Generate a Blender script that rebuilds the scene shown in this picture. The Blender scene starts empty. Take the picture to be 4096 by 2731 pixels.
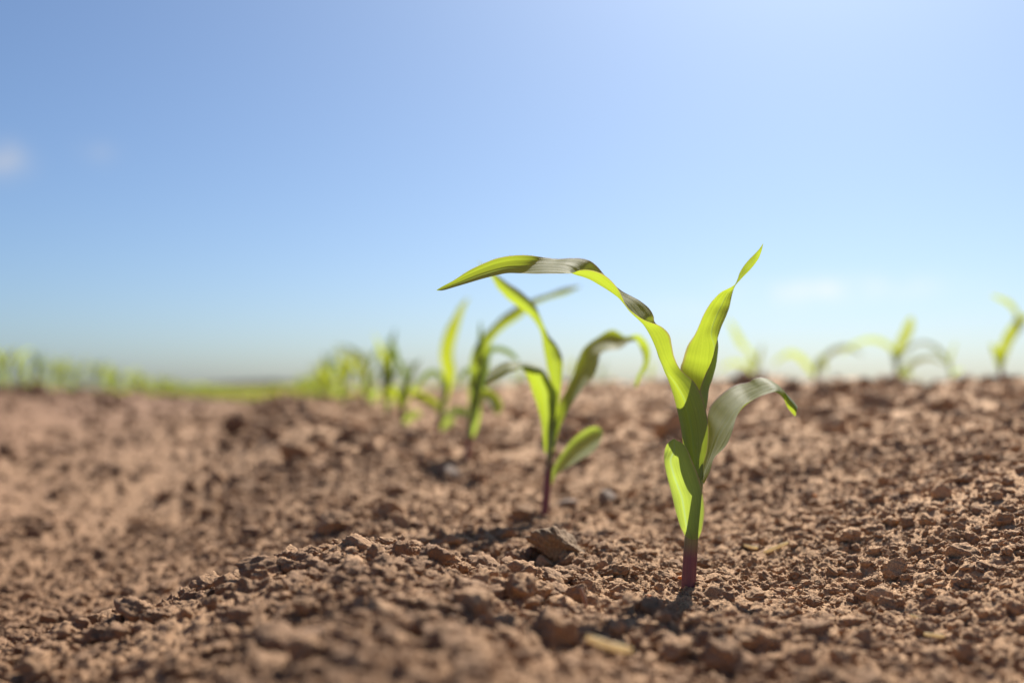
import bpy, bmesh, math, random
import numpy as np
from mathutils import Vector, Matrix

R = math.radians
scene = bpy.context.scene
COL = scene.collection

# ------------------------------------------------------------------ camera, sky, sun, exposure
CAM_H = 0.077                     # the lens sits a hand's width above the soil
PITCH = R(2.58)
FPX = 35.0 / 36.0 * 4096.0        # focal length in photo pixels
CX, CY = 2048.0, 1365.5
D1, D2, D3 = 0.374, 0.5685, 0.797  # distances of the first three seedlings

cam_d = bpy.data.cameras.new('camera')
cam_d.lens = 35.0
cam_d.sensor_width = 36.0
cam_d.sensor_fit = 'HORIZONTAL'
cam_d.clip_start = 0.005
cam_d.clip_end = 8000.0
cam_d.dof.use_dof = True
cam_d.dof.focus_distance = 0.374
cam_d.dof.aperture_fstop = 4.9
cam_d.dof.aperture_blades = 0
cam = bpy.data.objects.new('camera', cam_d)
COL.objects.link(cam)
cam.location = (0, 0, CAM_H)
cam.rotation_euler = (math.pi / 2 + PITCH, 0, 0)
scene.camera = cam

SUN_EL = R(44)
SUN_AZ = R(19)                    # to the right of the view axis (+Y), in front of the camera

world = bpy.data.worlds.new('World')
scene.world = world
world.use_nodes = True
wn, wl = world.node_tree.nodes, world.node_tree.links
wn.clear()
w_out = wn.new('ShaderNodeOutputWorld')
w_bg = wn.new('ShaderNodeBackground')
sky = wn.new('ShaderNodeTexSky')
sky.sky_type = 'NISHITA'
sky.sun_disc = False
sky.sun_elevation = SUN_EL
sky.sun_rotation = SUN_AZ
sky.altitude = 100
sky.air_density = 0.8
sky.dust_density = 1.45
sky.ozone_density = 3.5
w_bg.inputs['Strength'].default_value = 0.057
wl.new(w_bg.outputs[0], w_out.inputs[0])


def pix_dir(px, py):
    x = (px - CX) / FPX
    y = (CY - py) / FPX
    v = Vector((x, math.cos(PITCH) - y * math.sin(PITCH), math.sin(PITCH) + y * math.cos(PITCH)))
    return v


# thin wisps of cloud in the sky itself, each a soft patch round one direction broken up by noise
w_tc = wn.new('ShaderNodeTexCoord')
wb = wn.new('ShaderNodeMix'); wb.data_type = 'RGBA'; wb.blend_type = 'MULTIPLY'     # white balance of the sky light
wb.inputs['Factor'].default_value = 1.0
wl.new(sky.outputs[0], wb.inputs['A']); wb.inputs['B'].default_value = (.73, .855, .955, 1)
last = wb.outputs['Result']
for (px, py, sx, sy, gain, col) in ((15, 640, .018, .014, 1.5, (5.6, 5.6, 5.8)), (400, 615, .016, .010, .5, (5.2, 5.4, 5.8)),
                                    (3320, 1160, .08, .011, 1.6, (8.6, 8.8, 9.0)), (2900, 1235, .09, .010, .5, (8.6, 8.8, 9.0))):
    c = pix_dir(px, py).normalized()
    right = Vector((c.y, -c.x, 0)).normalized()
    up = right.cross(c)
    dots = []
    for ax, s in ((right, sx), (up, sy)):
        d = wn.new('ShaderNodeVectorMath'); d.operation = 'DOT_PRODUCT'
        sub = wn.new('ShaderNodeVectorMath'); sub.operation = 'SUBTRACT'
        wl.new(w_tc.outputs['Generated'], sub.inputs[0]); sub.inputs[1].default_value = c
        wl.new(sub.outputs[0], d.inputs[0]); d.inputs[1].default_value = ax / s
        q = wn.new('ShaderNodeMath'); q.operation = 'MULTIPLY'
        wl.new(d.outputs['Value'], q.inputs[0]); wl.new(d.outputs['Value'], q.inputs[1])
        dots.append(q)
    a = wn.new('ShaderNodeMath'); a.operation = 'ADD'
    wl.new(dots[0].outputs[0], a.inputs[0]); wl.new(dots[1].outputs[0], a.inputs[1])
    e = wn.new('ShaderNodeMath'); e.operation = 'POWER'; e.inputs[0].default_value = 0.37
    wl.new(a.outputs[0], e.inputs[1])
    nz = wn.new('ShaderNodeTexNoise'); nz.inputs['Scale'].default_value = 30; nz.inputs['Detail'].default_value = 5
    wl.new(w_tc.outputs['Generated'], nz.inputs['Vector'])
    m1 = wn.new('ShaderNodeMath'); m1.operation = 'SUBTRACT'; wl.new(nz.outputs['Fac'], m1.inputs[0]); m1.inputs[1].default_value = .28
    m2 = wn.new('ShaderNodeMath'); m2.operation = 'MULTIPLY'; m2.use_clamp = True
    wl.new(m1.outputs[0], m2.inputs[0]); wl.new(e.outputs[0], m2.inputs[1])
    m3 = wn.new('ShaderNodeMath'); m3.operation = 'MULTIPLY'; m3.use_clamp = True
    wl.new(m2.outputs[0], m3.inputs[0]); m3.inputs[1].default_value = gain
    mx = wn.new('ShaderNodeMix'); mx.data_type = 'RGBA'
    wl.new(m3.outputs[0], mx.inputs['Factor'])
    wl.new(last, mx.inputs['A']); mx.inputs['B'].default_value = (*col, 1)
    last = mx.outputs['Result']
wl.new(last, w_bg.inputs['Color'])

sun_d = bpy.data.lights.new('sun', 'SUN')
sun_d.energy = 4.8
sun_d.angle = R(0.53)
sun_d.color = (1.0, 0.95, 0.86)
sun = bpy.data.objects.new('sun', sun_d)
COL.objects.link(sun)
sdir = Vector((math.sin(SUN_AZ) * math.cos(SUN_EL), math.cos(SUN_AZ) * math.cos(SUN_EL), math.sin(SUN_EL)))
sun.rotation_euler = sdir.to_track_quat('Z', 'Y').to_euler()
sun.location = sdir * 20

scene.view_settings.view_transform = 'Standard'
scene.view_settings.look = 'None'
scene.view_settings.exposure = 1.02
scene.view_settings.gamma = 1.0
scene.view_settings.use_curve_mapping = False
scene.render.engine = 'CYCLES'
scene.cycles.use_denoising = True
scene.cycles.max_bounces = 8
scene.cycles.transparent_max_bounces = 8


def at(px, py, depth):
    """World point on the ray through photo pixel (px, py) at world Y = depth."""
    v = pix_dir(px, py)
    return Vector((0, 0, CAM_H)) + v * (depth / v.y)


# ------------------------------------------------------------------ noise
def _hash(ix, iy, seed):
    h = (ix.astype(np.int64) * 374761393 + iy.astype(np.int64) * 668265263 + seed * 974634599) & 0xFFFFFFFF
    h = ((h ^ (h >> 13)) * 1274126177) & 0xFFFFFFFF
    h = ((h ^ (h >> 16)) * 2246822519) & 0xFFFFFFFF
    return ((h ^ (h >> 15)) & 0xFFFFFF).astype(np.float64) / float(0xFFFFFF)


def vnoise(x, y, seed=0):
    ix, iy = np.floor(x), np.floor(y)
    fx, fy = x - ix, y - iy
    fx = fx * fx * fx * (fx * (fx * 6 - 15) + 10)
    fy = fy * fy * fy * (fy * (fy * 6 - 15) + 10)
    a = _hash(ix, iy, seed); b = _hash(ix + 1, iy, seed)
    c = _hash(ix, iy + 1, seed); d = _hash(ix + 1, iy + 1, seed)
    return (a + (b - a) * fx + (c - a) * fy + (a - b - c + d) * fx * fy) * 2 - 1


def fbm(x, y, seed=0, octv=3):
    t, amp = 0, 1.0
    for k in range(octv):
        t = t + amp * vnoise(x * 2 ** k + 17.3 * k, y * 2 ** k - 9.1 * k, seed + k)
        amp *= .5
    return t


def lumps(x, y, cell, seed):
    """Height field of separate angular clods (flat-topped, with four slanting sides), in units of the cell size."""
    gx, gy = x / cell, y / cell
    ix, iy = np.floor(gx), np.floor(gy)
    best = np.zeros_like(gx)
    for dx in (-1, 0, 1):
        for dy in (-1, 0, 1):
            jx, jy = ix + dx, iy + dy
            h = [_hash(jx, jy, seed + q) for q in range(6)]
            r = .20 + .58 * h[2] ** 2
            px_, py_ = gx - jx - h[0], gy - jy - h[1]
            a0 = h[3] * 6.2832
            t = r * (.35 + .75 * h[4]) + (px_ * np.cos(a0 + .6) + py_ * np.sin(a0 + .6)) * (h[5] * .9 - .45)
            for q, st_ in ((0, 1.5), (1.35, .9), (2.9, 1.7), (4.5, 1.1)):
                ca = a0 + q + (h[5] - .5) * .6
                t = np.minimum(t, (r - (px_ * np.cos(ca) + py_ * np.sin(ca))) * st_)
            best = np.maximum(best, t)
    return best


def sstep(a, b, x):
    t = np.clip((x - a) / (b - a), 0, 1)
    return t * t * (3 - 2 * t)


# ------------------------------------------------------------------ the lie of the field
ROW = np.array((-0.2315, 0.9728))          # direction of the crop rows
PERP = np.array((0.9728, 0.2315))
PU = np.array([-40, -3, -2.1, -1.75, -1.35, -.95, -.72, -.6, -.48, -.4, -.3, -.2, -.09, -.037, -.009, .027, .05, .082, .12, .15, .192, .228, .265, .35, .45, .6, .75, .9, 1.05, 1.25, 1.65, 2.0, 2.4, 40])
PZ = np.array([.04, .045, .055, .035, .052, .032, .056, .062, .05, .028, -.004, -.012, -.011, -.003, .008, .016, .0135, .003, -.001, 0, -.005, .003, .016, .036, .053, .068, .075, .070, .060, .045, .045, .035, .04, .04])


def smooth_h(x, y):
    x = np.asarray(x, float); y = np.asarray(y, float)
    u = x * PERP[0] + y * PERP[1]
    p = (np.interp(u - .012, PU, PZ) + 2 * np.interp(u, PU, PZ) + np.interp(u + .012, PU, PZ)) / 4
    lift = np.interp(y, [.374, .5685, .797, .95, 1.25, 2, 4, 8], [0, .005, .018, .027, .025, .032, .036, .04])
    w = sstep(-.34, -.1, u) * (1 - sstep(.2, .42, u))
    z = p + lift * w
    # the near mound on the left ends in a small step, with a furrow behind it
    z = z - .027 * sstep(.39 + .5 * (u - .03), .432 + .5 * (u - .03), y) * (1 - sstep(.02, .10, u)) * (1 - sstep(.7, 1.0, y)) * sstep(-.30, -.12, u)
    z = z - .011 * np.exp(-(((x + .010) / .024) ** 2 + ((y - .440) / .032) ** 2))
    z = z + .005 * np.exp(-(((x - .05) / .03) ** 2 + ((y - .30) / .02) ** 2))
    far = sstep(4, 14, y) if True else 0
    z = z * (1 - far) + far * (.038 + .35 * (p - .04))
    # the field falls away gently beyond the first few metres
    z = z - np.interp(np.abs(y), [2.2, 3.5, 8, 16, 40, 100, 400], [0, .01, .075, .15, .3, .62, 1.1])
    return z


def ground_h(x, y, fine=True):
    x = np.asarray(x, float); y = np.asarray(y, float)
    r = np.hypot(x, y)
    z = smooth_h(x, y)
    z = z + .0045 * fbm(x / .11, y / .11, 3, 2) * sstep(.15, .6, r) * (1 + sstep(.7, 1.6, r))
    if fine:
        wx = x + .004 * vnoise(x / .012, y / .012, 51); wy = y + .004 * vnoise(x / .012, y / .012, 52)
        near = 1 - sstep(.9, 1.8, r)
        mid = 1 - sstep(4, 9, r)
        patch = .5 + .5 * vnoise(x / .09, y / .09, 77)
        u = x * PERP[0] + y * PERP[1]
        smooth = sstep(-.52, -.40, u) * (1 - sstep(-.10, .0, u)) * sstep(.48, .62, y)      # wheel-pressed furrow on the left
        rough_ = 1 - .45 * smooth
        mid = mid * rough_
        z = z + .030 * lumps(wx, wy, .075, 31) * mid * sstep(.6, 1.3, r) * (.28 + .3 * sstep(.3, .6, u))
        z = z + .0125 * lumps(wx, wy, .023, 11) * mid * (.25 + .75 * patch) * .55
        z = z + .0058 * lumps(wx, wy, .0098, 21) * (1 - sstep(1.5, 3, r)) * .6
        z = z + .0026 * lumps(x + .001 * vnoise(x / .003, y / .003, 53), y, .0046, 41) * near * .8
        z = z + .0006 * fbm(x / .0016, y / .0016, 61, 2) * near
    return z


def ground_hit(px, py, fine=False):
    """Where the ray through a photo pixel meets the soil."""
    ys = np.geomspace(.16, 30, 4000)
    v = pix_dir(px, py)
    xs, zs = v.x / v.y * ys, CAM_H + v.z / v.y * ys
    g = ground_h(xs, ys, fine)
    k = np.argmax(zs <= g)
    return Vector((xs[k], ys[k], g[k]))


# ------------------------------------------------------------------ materials
def new_mat(name):
    m = bpy.data.materials.new(name)
    m.use_nodes = True
    n, l = m.node_tree.nodes, m.node_tree.links
    n.clear()
    out = n.new('ShaderNodeOutputMaterial')
    return m, n, l, out


def mix_rgb(n, l, fac, a, b, mode='MIX'):
    mx = n.new('ShaderNodeMix'); mx.data_type = 'RGBA'; mx.blend_type = mode
    for sock, v in (('Factor', fac), ('A', a), ('B', b)):
        if isinstance(v, (float, int)):
            mx.inputs[sock].default_value = v
        elif isinstance(v, tuple):
            mx.inputs[sock].default_value = (*v, 1)
        else:
            l.new(v, mx.inputs[sock])
    return mx.outputs['Result']


def noise_tex(n, l, vec, scale, detail=3, rough=.5):
    t = n.new('ShaderNodeTexNoise')
    t.inputs['Scale'].default_value = scale
    t.inputs['Detail'].default_value = detail
    t.inputs['Roughness'].default_value = rough
    l.new(vec, t.inputs['Vector'])
    return t.outputs['Fac']


def ramp(n, l, fac, lo, hi):
    m = n.new('ShaderNodeMapRange'); m.inputs['From Min'].default_value = lo; m.inputs['From Max'].default_value = hi
    l.new(fac, m.inputs['Value'])
    return m.outputs['Result']


def soil_material(name, tint=1.0, inst=False):
    m, n, l, out = new_mat(name)
    geo = n.new('ShaderNodeNewGeometry')
    pos = geo.outputs['Position']
    a = ramp(n, l, noise_tex(n, l, pos, 55, 3), .3, .7)
    b = ramp(n, l, noise_tex(n, l, pos, 420, 4, .6), .3, .72)
    c1 = mix_rgb(n, l, a, tuple(tint * v for v in (.282, .156, .084)), tuple(tint * v for v in (.325, .191, .108)))
    c2 = mix_rgb(n, l, b, c1, tuple(tint * v for v in (.395, .246, .145)))
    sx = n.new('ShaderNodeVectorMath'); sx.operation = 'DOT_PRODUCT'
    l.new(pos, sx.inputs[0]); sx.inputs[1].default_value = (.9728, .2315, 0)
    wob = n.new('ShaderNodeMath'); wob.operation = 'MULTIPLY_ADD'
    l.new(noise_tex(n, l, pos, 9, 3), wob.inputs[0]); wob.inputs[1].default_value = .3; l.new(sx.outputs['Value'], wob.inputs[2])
    dry = ramp(n, l, wob.outputs[0], -.24, .46)  # ramp across the rows for side-to-side brightness, not for moisture
    c2 = mix_rgb(n, l, 1.0, c2, mix_rgb(n, l, dry, (.45, .375, .325), (1.66, 1.70, 1.62)), 'MULTIPLY')  # redder left soil; lens veil painted into the colour, left darker, right brighter
    dark = ramp(n, l, noise_tex(n, l, pos, 1500, 3, .6), .25, .6)
    c3 = mix_rgb(n, l, dark, tuple(tint * v for v in (.235, .131, .074)), c2)
    if inst:
        oi = n.new('ShaderNodeObjectInfo')
        c3 = mix_rgb(n, l, ramp(n, l, oi.outputs['Random'], .1, 1.3), c3, tuple(tint * v for v in (.185, .106, .062)))
    bs = n.new('ShaderNodeBsdfPrincipled')
    l.new(c3, bs.inputs['Base Color'])
    bs.inputs['Roughness'].default_value = .88
    bs.inputs['Specular IOR Level'].default_value = .25
    bp = n.new('ShaderNodeBump'); bp.inputs['Strength'].default_value = .9; bp.inputs['Distance'].default_value = .0008
    l.new(noise_tex(n, l, pos, 1300, 5, .65), bp.inputs['Height'])
    l.new(bp.outputs[0], bs.inputs['Normal'])
    l.new(bs.outputs[0], out.inputs[0])
    return m


def leaf_material(name, face=(.120, .165, .078), through=(.41, .505, .030), trans=.60, rough=.56, edge=(.30, .20, .16)):
    """Thin maize leaf: dull green where light strikes it, yellow-green where light comes through."""
    m, n, l, out = new_mat(name)
    uv = n.new('ShaderNodeUVMap'); uv.uv_map = 'UVMap'
    mp = n.new('ShaderNodeMapping'); mp.inputs['Scale'].default_value = (34, 1.3, 1)
    l.new(uv.outputs[0], mp.inputs['Vector'])
    veins = ramp(n, l, noise_tex(n, l, mp.outputs[0], 1.0, 3, .6), .3, .7)
    mp2 = n.new('ShaderNodeMapping'); mp2.inputs['Scale'].default_value = (5, 3, 1)
    l.new(uv.outputs[0], mp2.inputs['Vector'])
    blotch = ramp(n, l, noise_tex(n, l, mp2.outputs[0], 1.0, 3, .55), .3, .7)
    sep = n.new('ShaderNodeSeparateXYZ'); l.new(uv.outputs[0], sep.inputs[0])
    # distance from the midrib, 0 in the middle and 1 at the margin
    sub = n.new('ShaderNodeMath'); sub.operation = 'SUBTRACT'; l.new(sep.outputs['X'], sub.inputs[0]); sub.inputs[1].default_value = .5
    ab = n.new('ShaderNodeMath'); ab.operation = 'ABSOLUTE'; l.new(sub.outputs[0], ab.inputs[0])
    dist = n.new('ShaderNodeMath'); dist.operation = 'MULTIPLY'; l.new(ab.outputs[0], dist.inputs[0]); dist.inputs[1].default_value = 2
    rim = ramp(n, l, dist.outputs[0], .93, 1.0)
    rib = ramp(n, l, dist.outputs[0], .10, .0)
    f1 = mix_rgb(n, l, veins, tuple(v * .72 for v in face), tuple(v * 1.25 for v in face))
    f2 = mix_rgb(n, l, blotch, f1, tuple(v * 1.18 for v in face))
    f3 = mix_rgb(n, l, rib, f2, (.11, .16, .06))
    f4 = mix_rgb(n, l, rim, f3, edge)
    mp3 = n.new('ShaderNodeMapping'); mp3.inputs['Scale'].default_value = (46, 90, 1)
    l.new(uv.outputs[0], mp3.inputs['Vector'])
    specks = ramp(n, l, noise_tex(n, l, mp3.outputs[0], 1.0, 1, .4), .72, .78)
    f4 = mix_rgb(n, l, specks, f4, (.42, .40, .28))
    t1 = mix_rgb(n, l, veins, tuple(v * .64 for v in through), through)
    t2 = mix_rgb(n, l, blotch, tuple(v * .86 for v in through), t1)
    t3 = mix_rgb(n, l, rib, t2, (through[0] * .78, through[1] * .82, through[2] * 2.5))
    t4 = mix_rgb(n, l, rim, t3, (.30, .24, .08))
    bs = n.new('ShaderNodeBsdfPrincipled')
    l.new(f4, bs.inputs['Base Color'])
    bs.inputs['Roughness'].default_value = rough
    bs.inputs['Specular IOR Level'].default_value = .2
    bs.inputs['Sheen Weight'].default_value = .28
    bs.inputs['Sheen Roughness'].default_value = .5
    tr = n.new('ShaderNodeBsdfTranslucent')
    l.new(t4, tr.inputs['Color'])
    bp = n.new('ShaderNodeBump'); bp.inputs['Strength'].default_value = .35; bp.inputs['Distance'].default_value = .0004
    l.new(veins, bp.inputs['Height'])
    l.new(bp.outputs[0], bs.inputs['Normal'])
    ms = n.new('ShaderNodeMixShader'); ms.inputs[0].default_value = trans
    l.new(bs.outputs[0], ms.inputs[1]); l.new(tr.outputs[0], ms.inputs[2])
    l.new(ms.outputs[0], out.inputs[0])
    return m


def stem_material(name):
    """Purple foot of the stem turning green towards the leaves (V of the UV map runs up the stem)."""
    m, n, l, out = new_mat(name)
    uv = n.new('ShaderNodeUVMap'); uv.uv_map = 'UVMap'
    sep = n.new('ShaderNodeSeparateXYZ'); l.new(uv.outputs[0], sep.inputs[0])
    mp = n.new('ShaderNodeMapping'); mp.inputs['Scale'].default_value = (26, 1.2, 1)
    l.new(uv.outputs[0], mp.inputs['Vector'])
    st = ramp(n, l, noise_tex(n, l, mp.outputs[0], 1.0, 3, .6), .3, .7)
    p1 = mix_rgb(n, l, st, (.105, .027, .046), (.175, .056, .078))
    green = mix_rgb(n, l, st, (.15, .22, .06), (.22, .30, .09))
    up = ramp(n, l, sep.outputs['Y'], .36, .60)
    col = mix_rgb(n, l, up, p1, green)
    bs = n.new('ShaderNodeBsdfPrincipled')
    l.new(col, bs.inputs['Base Color'])
    bs.inputs['Roughness'].default_value = .42
    bs.inputs['Subsurface Weight'].default_value = .25
    bs.inputs['Subsurface Radius'].default_value = (.004, .0015, .001)
    bs.inputs['Subsurface Scale'].default_value = 1.0
    l.new(bs.outputs[0], out.inputs[0])
    return m


def plain_material(name, c1, c2, scale=300, rough=.7, trans=0.0):
    m, n, l, out = new_mat(name)
    tc = n.new('ShaderNodeTexCoord')
    f = ramp(n, l, noise_tex(n, l, tc.outputs['Object'], scale, 4, .6), .3, .7)
    col = mix_rgb(n, l, f, c1, c2)
    bs = n.new('ShaderNodeBsdfPrincipled')
    l.new(col, bs.inputs['Base Color']); bs.inputs['Roughness'].default_value = rough
    bp = n.new('ShaderNodeBump'); bp.inputs['Strength'].default_value = .6; bp.inputs['Distance'].default_value = .0005
    l.new(f, bp.inputs['Height']); l.new(bp.outputs[0], bs.inputs['Normal'])
    if trans:
        tr = n.new('ShaderNodeBsdfTranslucent'); l.new(col, tr.inputs['Color'])
        ms = n.new('ShaderNodeMixShader'); ms.inputs[0].default_value = trans
        l.new(bs.outputs[0], ms.inputs[1]); l.new(tr.outputs[0], ms.inputs[2])
        l.new(ms.outputs[0], out.inputs[0])
    else:
        l.new(bs.outputs[0], out.inputs[0])
    return m


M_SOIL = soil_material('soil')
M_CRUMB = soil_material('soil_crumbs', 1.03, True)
M_LEAF = leaf_material('maize_leaf')
M_LEAF_FIRST = leaf_material('maize_first_leaf', face=(.150, .215, .105), through=(.46, .58, .07), edge=(.52, .46, .26))
M_LEAF_FAR = leaf_material('maize_leaf_far', through=(.46, .53, .024), trans=.60)
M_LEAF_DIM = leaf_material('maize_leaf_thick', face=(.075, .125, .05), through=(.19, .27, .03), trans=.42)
M_STEM = stem_material('maize_stem')
M_STRAW = plain_material('straw', (.74, .60, .36), (.86, .76, .52), 400, .6, .45)
M_ROOT = plain_material('dry_root', (.26, .13, .075), (.40, .22, .13), 900, .8)
M_HAIR = plain_material('leaf_hair', (.85, .85, .80), (.9, .9, .85), 900, .4, .5)
M_ORANGE = plain_material('seed_coat', (.62, .20, .03), (.75, .34, .07), 600, .5, .3)
M_STONE = plain_material('grey_stone', (.17, .115, .082), (.25, .175, .125), 350, .85)
M_CLOD_OCHRE = plain_material('ochre_clod', (.15, .088, .043), (.27, .172, .092), 700, .9)


# ------------------------------------------------------------------ object helpers
def tag(o, label=None, cat=None, group=None, kind=None):
    if label: o['label'] = label
    if cat: o['category'] = cat
    if group: o['group'] = group
    if kind: o['kind'] = kind
    return o


def mesh_obj(name, verts, faces, mat, parent=None, uvs=None, smooth=True, origin=None):
    me = bpy.data.meshes.new(name)
    if origin is not None:
        verts = [Vector(v) - Vector(origin) for v in verts]
    me.from_pydata([tuple(v) for v in verts], [], faces)
    if uvs is not None:
        lay = me.uv_layers.new(name='UVMap')
        idx = np.empty(len(me.loops), dtype=np.int32)
        me.loops.foreach_get('vertex_index', idx)
        lay.data.foreach_set('uv', np.asarray(uvs, dtype=np.float32)[idx].ravel())
    me.materials.append(mat)
    if smooth:
        me.polygons.foreach_set('use_smooth', [True] * len(me.polygons))
    me.update()
    o = bpy.data.objects.new(name, me)
    COL.objects.link(o)
    if parent is not None:
        o.parent = parent
    return o


def thing(name, loc, label, cat, group=None):
    o = bpy.data.objects.new(name, None)
    o.empty_display_size = .02
    COL.objects.link(o)
    o.location = loc
    return tag(o, label, cat, group)


def catmull(P, per=6):
    P = np.asarray(P, float)
    n = len(P)
    ext = np.vstack([2 * P[0] - P[1], P, 2 * P[-1] - P[-2]])
    out = []
    for i in range(n - 1):
        p0, p1, p2, p3 = ext[i], ext[i + 1], ext[i + 2], ext[i + 3]
        for k in range(per):
            t = k / per
            out.append(.5 * ((2 * p1) + (-p0 + p2) * t + (2 * p0 - 5 * p1 + 4 * p2 - p3) * t * t + (-p0 + 3 * p1 - 3 * p2 + p3) * t ** 3))
    out.append(P[-1])
    return np.array(out)


def leaf_surface(N, M, F, mat, parent, origin, name='leaf', per=6, cross=13, ruffle=0.0, seed=0, ribs=0.0):
    """Leaf blade lofted through cross-sections: near margin, midrib line, far margin (world points)."""
    N, M, F = catmull(N, per), catmull(M, per), catmull(F, per)
    rows = len(N)
    verts, uvs, faces = [], [], []
    rng = np.random.RandomState(seed + rows)
    ph = rng.rand(6) * 6.28
    for i in range(rows):
        for j in range(cross):
            s = -1 + 2 * j / (cross - 1)
            p = N[i] * (s * (s - 1) / 2) + M[i] * (1 - s * s) + F[i] * (s * (s + 1) / 2)
            if ruffle:
                p = p + np.array((.3, 1, .3)) * ruffle * (abs(s) ** 1.5) * math.sin(i / per * 2.1 + ph[0] + (1.9 if s > 0 else 0)) * min(1, i / rows * 4)
            if ribs:
                jn = min(cross - 1, j + 1); jp = max(0, j - 1)
                wv = F[i] - N[i]
                lv = M[min(rows - 1, i + 1)] - M[max(0, i - 1)]
                nv = np.cross(wv, lv); ln = np.linalg.norm(nv)
                if ln > 1e-12:
                    wd = min(1.0, np.linalg.norm(wv) / .006)
                    p = p + nv / ln * ribs * wd * (math.sin(s * 17 + ph[3]) + .7 * math.sin(s * 27 + ph[4] + .08 * i) + .5 * math.sin(s * 8 + i * .21 + ph[5]))
            verts.append(p)
            uvs.append((j / (cross - 1), i / (rows - 1)))
    for i in range(rows - 1):
        for j in range(cross - 1):
            a = i * cross + j
            faces.append((a, a + 1, a + cross + 1, a + cross))
    return mesh_obj(name, verts, faces, mat, parent, uvs, True, origin)


def leaf_nmf(st, depth, mat, parent, origin, **kw):
    """Stations ((xN, yN, dN), (xM, yM, dM), (xF, yF, dF)): photo pixels and depth offset in mm."""
    cols = []
    for k in range(3):
        cols.append([at(s[k][0], s[k][1], depth + (s[k][2] if len(s[k]) > 2 else 0) * .001) for s in st])
    return leaf_surface(*cols, mat, parent, origin, **kw)


def leaf_lr(st, depth, mat, parent, origin, bow=2.0, **kw):
    """Stations (xL, yL, xR, yR[, dL, dR]): two margins; the midrib is bowed away from the camera by BOW mm times the width."""
    N, M, F = [], [], []
    for s in st:
        dl, dr = (s[4], s[5]) if len(s) > 4 else (0, 0)
        a, b = at(s[0], s[1], depth + dl * .001), at(s[2], s[3], depth + dr * .001)
        m = (a + b) / 2
        w = (a - b).length
        m = m + Vector((0, 1, 0)) * bow * .1 * w
        N.append(a); M.append(m); F.append(b)
    return leaf_surface(N, M, F, mat, parent, origin, **kw)


def leaf_cl(pts, depth, mat, parent, origin, tilt=.5, bow=1.5, **kw):
    """Stations (x, y, width[, d]): a centre line with widths; tilt leans the blade out of the picture plane."""
    st = []
    n = len(pts)
    for i, p in enumerate(pts):
        q0, q1 = pts[max(0, i - 1)], pts[min(n - 1, i + 1)]
        tx, ty = q1[0] - q0[0], q1[1] - q0[1]
        L = math.hypot(tx, ty) or 1
        nx, ny = -ty / L, tx / L
        w = p[2] / 2
        d = p[3] if len(p) > 3 else 0
        k = w * depth / FPX * 1000 * tilt
        st.append((p[0] + nx * w, p[1] + ny * w, p[0] - nx * w, p[1] - ny * w, d - k, d + k))
    return leaf_lr(st, depth, mat, parent, origin, bow, **kw)


def tube(path, radii, mat, parent, origin, name='stem', sides=16, v0=0.0, v1=1.0, squash=1.0):
    P = catmull([np.array(p) for p in path], 5)
    Rr = catmull([(r, 0, 0) for r in radii], 5)[:, 0]
    verts, uvs, faces = [], [], []
    n = len(P)
    for i in range(n):
        t = Vector(P[min(n - 1, i + 1)] - P[max(0, i - 1)]).normalized()
        a = t.cross(Vector((0, 1, 0)))
        if a.length < .05: a = t.cross(Vector((1, 0, 0)))
        a.normalize(); b = t.cross(a)
        for j in range(sides):
            th = 2 * math.pi * j / sides
            verts.append(Vector(P[i]) + a * math.cos(th) * Rr[i] + b * math.sin(th) * Rr[i] * squash)
            uvs.append((j / sides, v0 + (v1 - v0) * i / (n - 1)))
    for i in range(n - 1):
        for j in range(sides):
            a, b = i * sides + j, i * sides + (j + 1) % sides
            faces.append((a, b, b + sides, a + sides))
    faces.append(tuple(range(sides))[::-1])
    faces.append(tuple((n - 1) * sides + j for j in range(sides)))
    return mesh_obj(name, verts, faces, mat, parent, uvs, True, origin)


def px_tube(pts, depth, mat, parent, origin, **kw):
    """(x, y, diameter in photo pixels) -> tube"""
    path = [at(p[0], p[1], depth) for p in pts]
    rad = [p[2] / 2 * depth / FPX for p in pts]
    return tube(path, rad, mat, parent, origin, **kw)


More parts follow.
